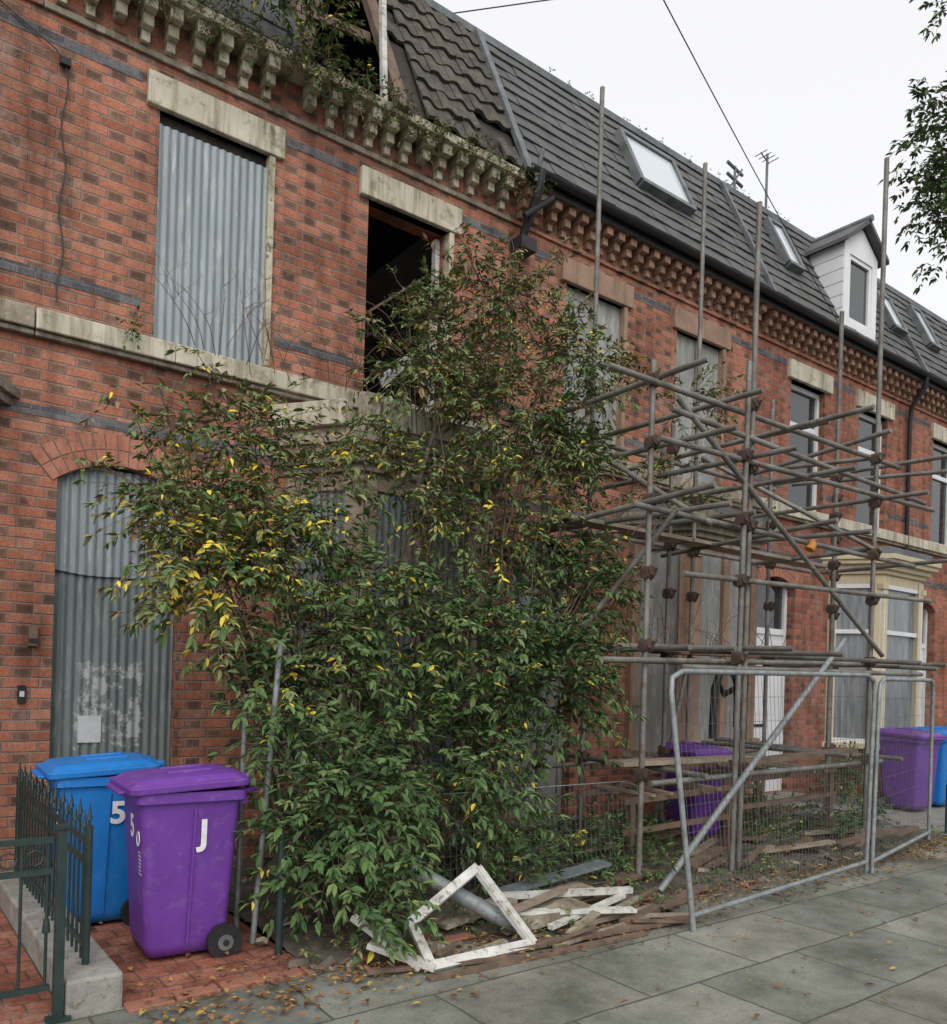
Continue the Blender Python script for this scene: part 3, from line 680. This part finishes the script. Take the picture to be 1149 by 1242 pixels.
def coup(x,y,z):
    mb.tube([(x-.045,y,z),(x+.045,y,z)],.042,'rust',8); mb.tube([(x,y-.05,z+.03),(x,y+.04,z+.03)],.04,'rust',8); mb.tube([(x+.03,y-.03,z-.03),(x+.03,y-.07,z+.05)],.012,'rust',6)
for x,y,z in std:
    for l in lifts+[3.45,2.45]:
        if l<z-.1 and random.random()<.8: coup(x,y,l+random.uniform(-.03,.05))
mb.build('couplers',E)
mb=MB()
for x0,x1,yy,z in ((5.0,6.5,-1.95,.62),(5.6,7.6,-1.5,.78),(6.4,8.3,-1.9,.70)):
    mb.beam((x0,yy,z),(x1,yy,z+.04),.04,.05,'woodd'); mb.beam((x0,yy+.5,z),(x1,yy+.5,z+.05),.04,.05,'woodd')
    n=int((x1-x0)/.22)
    for i in range(n):
        if random.random()<.6: mb.beam((x0+.1+i*.22,yy-.05,z+.04),(x0+.1+i*.22+random.uniform(-.06,.06),yy+.55,z+.05),.05,.025,random.choice(['wood','woodd']))
    mb.beam((x0,yy,z-.25),(x1,yy,z-.22),.035,.045,'woodd')
    for xx in (x0+.1,x1-.1): mb.beam((xx,yy,z),(xx,yy,.04),.05,.05,'woodd')
for x0,x1 in ((4.8,7.0),(6.5,9.0)):
    mb.beam((x0,-1.3,2.98),(x1,-1.25,2.99),.22,.035,'wood')
    mb.beam((x0,-1.0,1.90),(x1-.3,-1.05,1.92),.22,.035,'woodd')
mb.beam((5.1,-1.6,1.90),(7.3,-1.7,1.93),.22,.035,'wood'); mb.beam((5.0,-1.85,.92),(6.9,-1.8,.90),.20,.035,'wood'); mb.beam((6.3,-2.1,.90),(8.3,-2.05,.95),.18,.035,'woodd')
mb.build('timber_boards',E)
mb=MB()
mb.tube([(6.90,OY-.09,2.83),(6.93,OY-.10,2.88),(6.92,OY-.09,2.92)],.045,'rag',8,r2=.03); mb.build('orange_rag',E)
mb=MB(); mb.tube([(6.2,-1.9,1.1),(6.22,-1.9,1.55),(6.3,-1.9,1.72),(6.45,-1.9,1.74),(6.55,-1.9,1.6),(6.56,-1.9,1.2)],.035,'black',8); mb.tube([(6.3,-1.85,1.62),(6.5,-1.8,1.5),(6.7,-1.9,1.62)],.03,'black',8); mb.build('black_hose')

# ------------------------------------------------------------ debris
mb=MB()
c=[Vector((2.53,-2.86,.03)),Vector((3.25,-2.88,.04)),Vector((3.07,-2.55,.44)),Vector((2.55,-2.62,.20))]
for i in range(4):
    mb.beam(c[i],c[(i+1)%4],.035,.055,'whited',up=(0,.7,.7)); 
    ce=sum(c,Vector())/4
    a=c[i].lerp(ce,.07);b2=c[(i+1)%4].lerp(ce,.07); mb.beam(a,b2,.03,.03,'whited',up=(0,.7,.7))
mb.build('broken_window_frame')
E=empty('rubbish_pile'); mb=MB()
mb.tube([(2.75,-2.3,.42),(3.15,-2.62,.16),(3.30,-2.7,.08)],.05,'fence',12)
mb.beam((3.3,-2.5,.12),(4.15,-2.85,.10),.09,.02,'whited'); mb.beam((3.4,-2.3,.16),(4.4,-2.6,.14),.05,.04,'whited')
mb.beam((3.15,-2.65,.15),(3.9,-2.45,.18),.06,.025,'wood'); mb.beam((3.5,-2.75,.06),(4.3,-2.62,.12),.04,.03,'whited')
mb.beam((2.3,-2.6,.12),(2.55,-2.88,.03),.08,.03,'whited'); mb.beam((2.25,-2.5,.25),(2.48,-2.85,.03),.05,.03,'whited')
mb.beam((3.3,-2.55,.06),(3.9,-2.6,.10),.22,.07,'stone'); mb.beam((3.7,-2.3,.08),(4.2,-2.35,.12),.2,.06,'stone')
mb.beam((3.5,-2.2,.14),(4.5,-2.25,.25),.14,.02,'galv2'); mb.beam((2.9,-2.4,.08),(3.5,-2.35,.14),.16,.03,'stone')
mb.beam((2.45,-2.96,.012),(4.05,-3.04,.014),.045,.02,'woodd'); mb.beam((3.0,-2.86,.03),(4.6,-3.02,.03),.06,.025,'woodd'); mb.beam((4.0,-2.9,.05),(5.2,-2.6,.06),.07,.03,'woodd')
mb.beam((3.7,-2.75,.04),(4.75,-2.75,.05),.05,.03,'wood'); mb.beam((3.35,-2.95,.02),(4.3,-2.88,.05),.03,.02,'stone'); mb.beam((2.2,-2.75,.03),(3.1,-2.98,.02),.03,.02,'woodd')
for i in range(26):
    x=random.uniform(4.4,9); y=random.uniform(-2.5,-.9); a=random.uniform(-.5,.5); l=random.uniform(.3,1.0)
    mb.beam((x,y,random.uniform(.06,.12)),(x+l*math.cos(a),y+l*math.sin(a)*.6,random.uniform(.06,.2)),random.uniform(.04,.12),.025,random.choice(['woodd','stone','wood','galv2','woodd']))
for i in range(22):
    x=random.uniform(2.5,4.6); y=random.uniform(-2.95,-2.1); a=random.uniform(-.6,.6); l=random.uniform(.12,.5)
    mb.beam((x,y,random.uniform(.02,.08)),(x+l*math.cos(a),y+l*math.sin(a)*.6,random.uniform(.03,.14)),random.uniform(.02,.07),.015,random.choice(['woodd','stone','wood','woodd','woodd']))
mb.build('planks_and_pipe',E)
mb=MB()
for i in range(300):
    x=random.uniform(2.0,9.2) if i<200 else random.uniform(1.9,4.4); y=random.uniform(-2.6,-.3) if random.random()<.5 else random.gauss(-2.5,.13); s_=random.uniform(.010,.045)
    if random.random()<.15: s_*=1.5
    k=random.choice(['edge','stone','stone','woodd','woodd','soil','mort','mort'])
    z=.05 if y>-2.3 else .01
    d=Vector((random.uniform(-1,1),random.uniform(-1,1),random.uniform(-.4,.4))).normalized()*s_
    p=Vector((x,y,z+s_*.3)); mb.beam(p-d,p+d,s_*random.uniform(.5,1.1),s_*random.uniform(.4,.9),k,up=(random.random(),random.random(),1))
mb.build('rubble',E,.004)

# ------------------------------------------------------------ foliage
class Leaves:
    def __init__(s): s.P=[];s.D=[];s.U=[];s.L=[];s.W=[];s.R=[]
    def add(s,p,d,u,l,w,r): s.P.append(p);s.D.append(d);s.U.append(u);s.L.append(l);s.W.append(w);s.R.append(r)
    def build(s,name,mat,parent=None):
        P=np.array(s.P);D=np.array(s.D);U=np.array(s.U);L=np.array(s.L)[:,None];W=np.array(s.W)[:,None];R_=np.array(s.R)
        D/=np.linalg.norm(D,axis=1,keepdims=True)+1e-9
        X=np.cross(D,U); X/=np.linalg.norm(X,axis=1,keepdims=True)+1e-9; Nn=np.cross(X,D)
        n=len(P); V=np.empty((n,6,3))
        V[:,0]=P; V[:,1]=P+D*L*.32+X*W*.5+Nn*W*.18; V[:,2]=P+D*L*.68+X*W*.38+Nn*W*.10-Nn*L*.04
        V[:,3]=P+D*L-Nn*L*.14; V[:,4]=P+D*L*.68-X*W*.38+Nn*W*.10-Nn*L*.04; V[:,5]=P+D*L*.32-X*W*.5+Nn*W*.18
        base=(np.arange(n)*6)[:,None]; F=np.concatenate([base+np.array([0,1,2,3]),base+np.array([0,3,4,5])],axis=1).reshape(-1)
        me=bpy.data.meshes.new(name); me.vertices.add(n*6); me.vertices.foreach_set('co',V.reshape(-1))
        me.loops.add(len(F)); me.loops.foreach_set('vertex_index',F.astype(np.int32))
        me.polygons.add(n*2); me.polygons.foreach_set('loop_start',np.arange(0,len(F),4,dtype=np.int32)); me.polygons.foreach_set('loop_total',np.full(n*2,4,dtype=np.int32))
        at=me.attributes.new('rnd','FLOAT','POINT'); at.data.foreach_set('value',np.repeat(R_,6).astype(np.float32))
        me.materials.append(mat); me.update(calc_edges=True); me.validate()
        o=bpy.data.objects.new(name,me); COL.objects.link(o)
        if parent:o.parent=parent
        return o
def rv():
    v=Vector((random.gauss(0,1),random.gauss(0,1),random.gauss(0,1))); return v.normalized()
def clump(lv,tb,c,r,n,leaf=(.05,.09),yellow=.03,tone=(.1,.6),tw=(.22,.45),droop=.35,k='twig',dens=1.0,wr=(.28,.44),maxy=-.08,gap=None):
    c=Vector(c); r=Vector(r) if not isinstance(r,(int,float)) else Vector((r,r,r))
    for _ in range(n):
        o=rv(); rad=random.random()**.5
        s=c+Vector((o.x*r.x,o.y*r.y,o.z*r.z))*rad*.85
        if s.z<.03 or s.y>maxy: continue
        if gap is not None and noise.noise(s*2.9+Vector((3,7,1)))<gap: continue
        d=(o+Vector((0,-.25,.35))+rv()*.7).normalized(); L=random.uniform(*tw)
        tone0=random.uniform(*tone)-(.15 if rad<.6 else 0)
        isy=random.random()<yellow*2
        pts=[]
        m=6
        for i in range(m+1):
            t=i/m; pts.append(s+d*L*t+Vector((0,0,-droop*L*t*t)))
        tb.tube(pts[::2],.0035,k,3,r2=.0012,cap=False)
        nl=max(3,int(L/.042*dens))
        for i in range(nl):
            t=(i+.7)/nl; ii=min(int(t*m),m-1); p=pts[ii].lerp(pts[ii+1],t*m-ii); td=(pts[ii+1]-pts[ii]).normalized()
            for sgn in (-1,1):
                if random.random()<.15: continue
                sd=td.cross(Vector((0,0,1))+rv()*.5).normalized()*sgn
                dd=(sd*1.0+td*random.uniform(.2,1.0)+rv()*.45+Vector((0,0,-.2))).normalized()
                l=random.uniform(*leaf)*(1-.25*t)
                if p.z+dd.z*l<.015 : continue
                yy=random.random()<yellow or (isy and random.random()<.6)
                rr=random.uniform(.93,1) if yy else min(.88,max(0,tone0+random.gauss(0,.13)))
                lv.add(p[:],dd[:],(Vector((0,-.35,1))+rv()*.7)[:],l,l*random.uniform(*wr),rr)
        for _k in range(3):
            dd=((pts[-1]-pts[-2]).normalized()+rv()*.5).normalized(); l=random.uniform(*leaf)
            lv.add(pts[-1][:],dd[:],(Vector((0,0,1))+rv()*.5)[:],l,l*.36,min(.86,max(0,tone0+.08)))
def limb(tb,p,q,r0,r1,bow=.25,k='bark',n=9,seg=12):
    p=Vector(p);q=Vector(q); side=Vector((random.uniform(-1,1),random.uniform(-.6,.6),0))*bow*.5
    pts=[]
    for i in range(seg+1):
        t=i/seg; b=p.lerp(q,t)+Vector((0,0,1))*bow*math.sin(math.pi*t)+side*math.sin(math.pi*t)
        b+=Vector((noise.noise(b*2.1),noise.noise(b*2.1+Vector((9,0,0))),noise.noise(b*2.1+Vector((0,9,0)))))*.07*math.sin(math.pi*t)
        pts.append(b)
    tb.tube(pts,r0,k,n,r2=r1); return pts
E=empty('overgrown_shrub'); lv=Leaves(); tb=MB()
C=[ # centre, radii, twigs, yellow, tone
((2.36,-2.15,.75),(.36,.35,.60),230,.004,(.05,.5)),
((2.28,-2.42,.24),(.26,.25,.24),80,.004,(.05,.5)),
((2.55,-2.2,.35),(.2,.2,.25),26,.004,(.05,.45)),
((3.20,-1.85,1.05),(.66,.40,.60),290,.012,(.0,.5)),
((4.35,-1.7,1.55),(.56,.40,.48),220,.01,(.0,.45)),
((3.65,-1.6,1.90),(.70,.40,.45),240,.03,(.05,.55)),
((2.40,-1.7,1.70),(.45,.35,.42),170,.05,(.1,.6)),
((4.05,-1.4,2.75),(.62,.40,.56),260,.06,(.2,.7)),
((4.25,-1.2,3.70),(.78,.40,.55),330,.03,(.3,.85)),
((3.85,-1.0,4.35),(.50,.3,.40),190,.015,(.35,.87)),
((4.42,-1.0,4.82),(.52,.3,.36),160,.01,(.35,.87)),
((5.15,-1.2,4.42),(.45,.3,.40),150,.01,(.35,.87)),
((3.42,-1.1,4.00),(.32,.25,.40),80,.01,(.35,.87)),
((1.76,-1.6,2.15),(.34,.25,.36),150,.15,(.3,.75)),
((1.64,-1.35,2.58),(.32,.25,.28),95,.05,(.35,.8)),
((1.95,-1.3,3.12),(.36,.25,.22),80,.03,(.35,.8)),
((2.28,-1.5,2.62),(.34,.25,.36),110,.08,(.3,.75)),
((2.10,-1.75,1.45),(.22,.22,.42),80,.03,(.15,.6)),
((2.80,-1.6,2.15),(.38,.25,.30),70,.04,(.15,.65)),
((3.25,-1.35,2.95),(.32,.25,.34),50,.07,(.35,.8)),
((2.75,-1.3,3.05),(.28,.2,.22),26,.05,(.35,.8)),
((4.95,-1.2,3.45),(.52,.32,.44),150,.02,(.3,.8)),
((6.60,-1.2,4.40),(.36,.3,.30),32,.01,(.45,.88)),
((1.42,-1.2,3.25),(.16,.15,.12),12,.01,(.4,.85)),
((5.00,-1.4,2.40),(.42,.32,.50),130,.01,(.1,.6)),
((3.75,-1.9,.60),(.5,.3,.3),60,.004,(.0,.4)),
((6.1,-1.3,3.4),(.55,.35,.22),34,.02,(.4,.86)),
]
base=[(2.9,-1.3,0),(3.4,-1.5,0),(2.5,-1.8,0),(3.9,-1.3,0),(2.6,-1.2,0)]
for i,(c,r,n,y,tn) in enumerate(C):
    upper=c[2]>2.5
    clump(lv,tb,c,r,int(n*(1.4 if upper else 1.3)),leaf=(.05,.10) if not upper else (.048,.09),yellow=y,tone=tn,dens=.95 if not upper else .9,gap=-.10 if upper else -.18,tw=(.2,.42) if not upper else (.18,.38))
    b0=min(base,key=lambda b:(Vector(b)-Vector((c[0],c[1],0))).length+random.uniform(0,.5))
    nb=2 if c[2]<2 or c[0]<2.4 else 3
    for j in range(nb):
        q=Vector(c)+Vector((random.uniform(-1,1)*r[0],random.uniform(-1,1)*r[1],random.uniform(-.2,1)*r[2]))*.8
        pts=limb(tb,Vector(b0)+Vector((random.uniform(-.1,.1),random.uniform(-.1,.1),0)),q,random.uniform(.010,.018),.003,bow=random.uniform(.1,.5),n=7)
        for k in range(5):
            s=pts[random.randint(5,len(pts)-2)]; limb(tb,s,s+Vector((random.uniform(-.5,.5),random.uniform(-.3,.3),random.uniform(0,.5))),.004,.0015,bow=.08,k='twig',n=4,seg=5)
for q in ((3.9,-1.1,4.3),(4.4,-1.1,4.6),(3.0,-1.6,2.4)): limb(tb,random.choice(base),q,.032,.010,bow=.3,n=8)
for _ in range(90):
    c,r,n,y,tn=random.choice(C[5:22]); o=rv(); o.z=abs(o.z)*.8
    s=Vector(c)+Vector((o.x*r[0],o.y*r[1],o.z*r[2])); e=s+(o+Vector((0,-.1,.4))).normalized()*random.uniform(.2,.42)
    pts=limb(tb,s-o*.2,e,.005,.002,bow=.06,k='twig',n=4,seg=6)
    for p in pts[2:]: clump(lv,tb,p,.02,1,leaf=(.04,.08),yellow=y,tone=tn,tw=(.06,.12))
tb.build('stems',E); lv.build('foliage',M['leaf'],E)
tb=MB()
for _ in range(26):
    s=Vector((random.uniform(2.0,3.6),-.25,random.uniform(3.9,4.1))); 
    p=limb(tb,s,s+Vector((random.uniform(-.5,.5),random.uniform(-.3,.0),random.uniform(.2,.75))),.004,.0012,bow=.06,k='twig',n=4,seg=6)
    for k in range(3):
        a=p[random.randint(2,5)]; limb(tb,a,a+Vector((random.uniform(-.25,.25),random.uniform(-.1,.05),random.uniform(.05,.25))),.002,.001,bow=.02,k='twig',n=3,seg=3)
for _ in range(40):
    s=Vector((random.uniform(5.0,8.2),random.uniform(-1.9,-.7),random.uniform(1.8,2.0))); limb(tb,s,s+Vector((random.uniform(-.4,.4),random.uniform(-.3,.3),random.uniform(.1,.7))),.004,.0015,bow=.05,k='twig',n=4,seg=5)
tb.build('bare_twigs')
E=empty('weeds'); lv=Leaves(); tb=MB()
for _ in range(56):
    x=random.uniform(3.4,9.3); y=random.uniform(-2.2,-.6); s=random.uniform(.10,.28)
    clump(lv,tb,(x,y,s*.8),(s*1.2,s,s),int(20*s/.2),leaf=(.04,.08),yellow=.01,tone=(.0,.5),tw=(.12,.28))
for _ in range(46):
    x=random.uniform(1.95,9.3); y=random.uniform(-2.8,-2.3) ; s=random.uniform(.03,.09)
    clump(lv,tb,(x,y,s),(s*1.4,s,s),6,leaf=(.02,.05),yellow=.03,tone=(.1,.7),tw=(.04,.1))
for x in (7.9,8.3,8.8,7.4): clump(lv,tb,(x,-.6,3.68),(.3,.2,.08),14,leaf=(.03,.06),tone=(.2,.7),tw=(.08,.18))
for _ in range(7):
    clump(lv,tb,(random.uniform(10.3,11.3),-.7,.5),(.25,.25,.35),22,leaf=(.04,.07),tone=(0,.4),tw=(.1,.2))
tb.build('stalks',E); lv.build('leaves',M['leaf'],E)
E=empty('roof_plants'); lv=Leaves(); tb=MB()
clump(lv,tb,(2.50,-.42,6.98),(.40,.2,.30),60,leaf=(.045,.09),yellow=.02,tone=(.2,.7),tw=(.15,.35)); clump(lv,tb,(2.95,-.4,6.82),(.25,.15,.16),30,leaf=(.045,.09),tone=(.2,.7),tw=(.12,.28))
clump(lv,tb,(2.35,-.35,7.35),(.22,.2,.3),14,leaf=(.03,.06),tone=(.3,.8),tw=(.25,.5),droop=0)
clump(lv,tb,(2.95,-.36,6.52),(.4,.1,.16),44,leaf=(.03,.06),tone=(.1,.6),tw=(.08,.2)); clump(lv,tb,(2.1,-.33,6.82),(.35,.1,.15),34,leaf=(.03,.06),tone=(.2,.7),tw=(.08,.2))
clump(lv,tb,(1.7,-.33,6.72),(.25,.1,.10),20,leaf=(.025,.05),tone=(.2,.8),tw=(.08,.16)); clump(lv,tb,(3.5,-.3,6.62),(.3,.1,.10),24,leaf=(.025,.05),tone=(.2,.8),tw=(.06,.16))
x=1.1
while x<5.4:
    if random.random()<.85: s=random.uniform(.03,.09); clump(lv,tb,(x,-.27,6.62-random.random()*.28),(s*1.6,s*.8,s),12,leaf=(.018,.04),yellow=.02,tone=(.1,.85),tw=(.03,.11))
    x+=.07
clump(lv,tb,(1.62,-.12,4.10),(.08,.08,.08),16,leaf=(.03,.05),tone=(.1,.5),tw=(.05,.12)); clump(lv,tb,(5.35,-.35,6.5),(.1,.08,.08),10,leaf=(.03,.05),tone=(.1,.5),tw=(.05,.12))
clump(lv,tb,(2.3,-.12,3.86),(.2,.06,.05),12,leaf=(.03,.05),tone=(.2,.6),tw=(.05,.12))
tb.build('stalks',E); lv.build('leaves',M['leaf'],E)
lv=Leaves()
for _ in range(4200):
    x=random.uniform(1.1,9.5); y=random.gauss(-2.68,.2) if random.random()<.75 else random.uniform(-2.4,-.3)
    if random.random()<.05: y=random.uniform(-4.8,-2.8)
    z=.012+random.random()*.02+(.07 if y>-2.35 and x>2 else 0)+(.03 if x<2 and y>-2.45 else 0)
    a=random.uniform(0,6.28); l=random.uniform(.02,.055); lv.add((x,y,z),(math.cos(a),math.sin(a),random.uniform(-.1,.3)),(random.uniform(-.3,.3),random.uniform(-.3,.3),1),l,l*.5,random.random())
lv.build('leaf_litter',M['litter'])
lv=Leaves(); tb=MB()
for _ in range(26):
    x=random.uniform(5.3,13); 
    clump(lv,tb,(x,.66,8.59),(.07,.04,.012),3,leaf=(.015,.03),tone=(.2,.7),tw=(.015,.03),maxy=5)
lv.build('roof_moss',M['leaf'])

# ------------------------------------------------------------ street tree (right)
E=empty('street_tree'); tb=MB(); lv=Leaves()
tx,ty=11.9,-5.1
tr=[(tx,ty,-.1),(tx+.05,ty,1.2),(tx-.05,ty+.03,2.6),(tx,ty+.1,4.0),(tx+.05,ty+.1,5.6),(tx,ty+.2,7.4)]
tb.tube(tr,.22,'bark',12,r2=.06)
cl=[]
for i in range(40):
    a=random.uniform(0,6.28); rr=2.9*random.random()**.5; z=6.6+random.uniform(-1.5,2.2)
    cl.append((tx+rr*math.cos(a),ty+rr*math.sin(a),z))
cl+=[(8.72,-2.42,7.15),(8.80,-2.45,6.85),(8.88,-2.5,7.75),(8.75,-2.45,6.5),(8.95,-2.6,6.1),(8.9,-2.55,6.7),(9.0,-2.6,7.2),(9.0,-2.6,6.5),(9.0,-2.6,7.5),(9.05,-2.6,6.9),(8.98,-2.55,8.75),(9.3,-2.8,7.0),(9.3,-2.8,6.4)]
for i,c in enumerate(cl):
    big=i<40
    r=.55 if big else .26
    clump(lv,tb,c,(r,r,r*.7),26 if big else 32,leaf=(.05,.10),yellow=0,tone=(.1,.9),tw=(.2,.45) if big else (.10,.24),dens=.8,k='bark',wr=(.4,.6))
    if i%3==0 or not big: limb(tb,tr[random.choice((3,4))],c,.03,.006,bow=.3,n=6,seg=9)
tb.build('trunk_and_limbs',E); lv.build('crown',M['treeleaf'],E)

# ------------------------------------------------------------ light, sky, camera
w=bpy.data.worlds.new('World'); S.world=w; w.use_nodes=True; nt=w.node_tree; L=nt.links
bg=nt.nodes['Background']; sky=N(nt,'ShaderNodeTexSky',sky_type='NISHITA'); sky.sun_disc=False
sky.sun_elevation=math.radians(48); sky.sun_rotation=math.radians(215); sky.air_density=1.5; sky.dust_density=6; sky.ozone_density=1
hs=N(nt,'ShaderNodeHueSaturation'); hs.inputs['Saturation'].default_value=.12; L.new(sky.outputs[0],hs.inputs['Color'])
mx=mixc(nt,.6,hs.outputs[0],(8.8,8.8,9.0))
L.new(mx,bg.inputs['Color']); bg.inputs['Strength'].default_value=.148
sun=bpy.data.lights.new('overcast_sun','SUN'); sun.energy=1.0; sun.angle=math.radians(50); sun.color=(1,.98,.95)
so=bpy.data.objects.new('overcast_sun',sun); COL.objects.link(so)
dirv=Vector((-.35,-.72,.62)); so.rotation_euler=dirv.to_track_quat('Z','Y').to_euler()
cam=bpy.data.cameras.new('camera'); co=bpy.data.objects.new('camera',cam); COL.objects.link(co); S.camera=co
cam.sensor_fit='HORIZONTAL'; cam.sensor_width=36; cam.lens=36*1000/1149; cam.clip_end=1000; cam.clip_start=.05
cam.shift_y=.173; cam.shift_x=.005
co.matrix_world=Matrix.Translation((0,-6.5,1.6))@Matrix.Rotation(-math.atan2(.6,.8),4,'Z')@Matrix.Rotation(math.pi/2,4,'X')@Matrix.Rotation(math.radians(1.72),4,'Z')
S.view_settings.view_transform='Standard'; S.view_settings.look='None'; S.view_settings.exposure=0
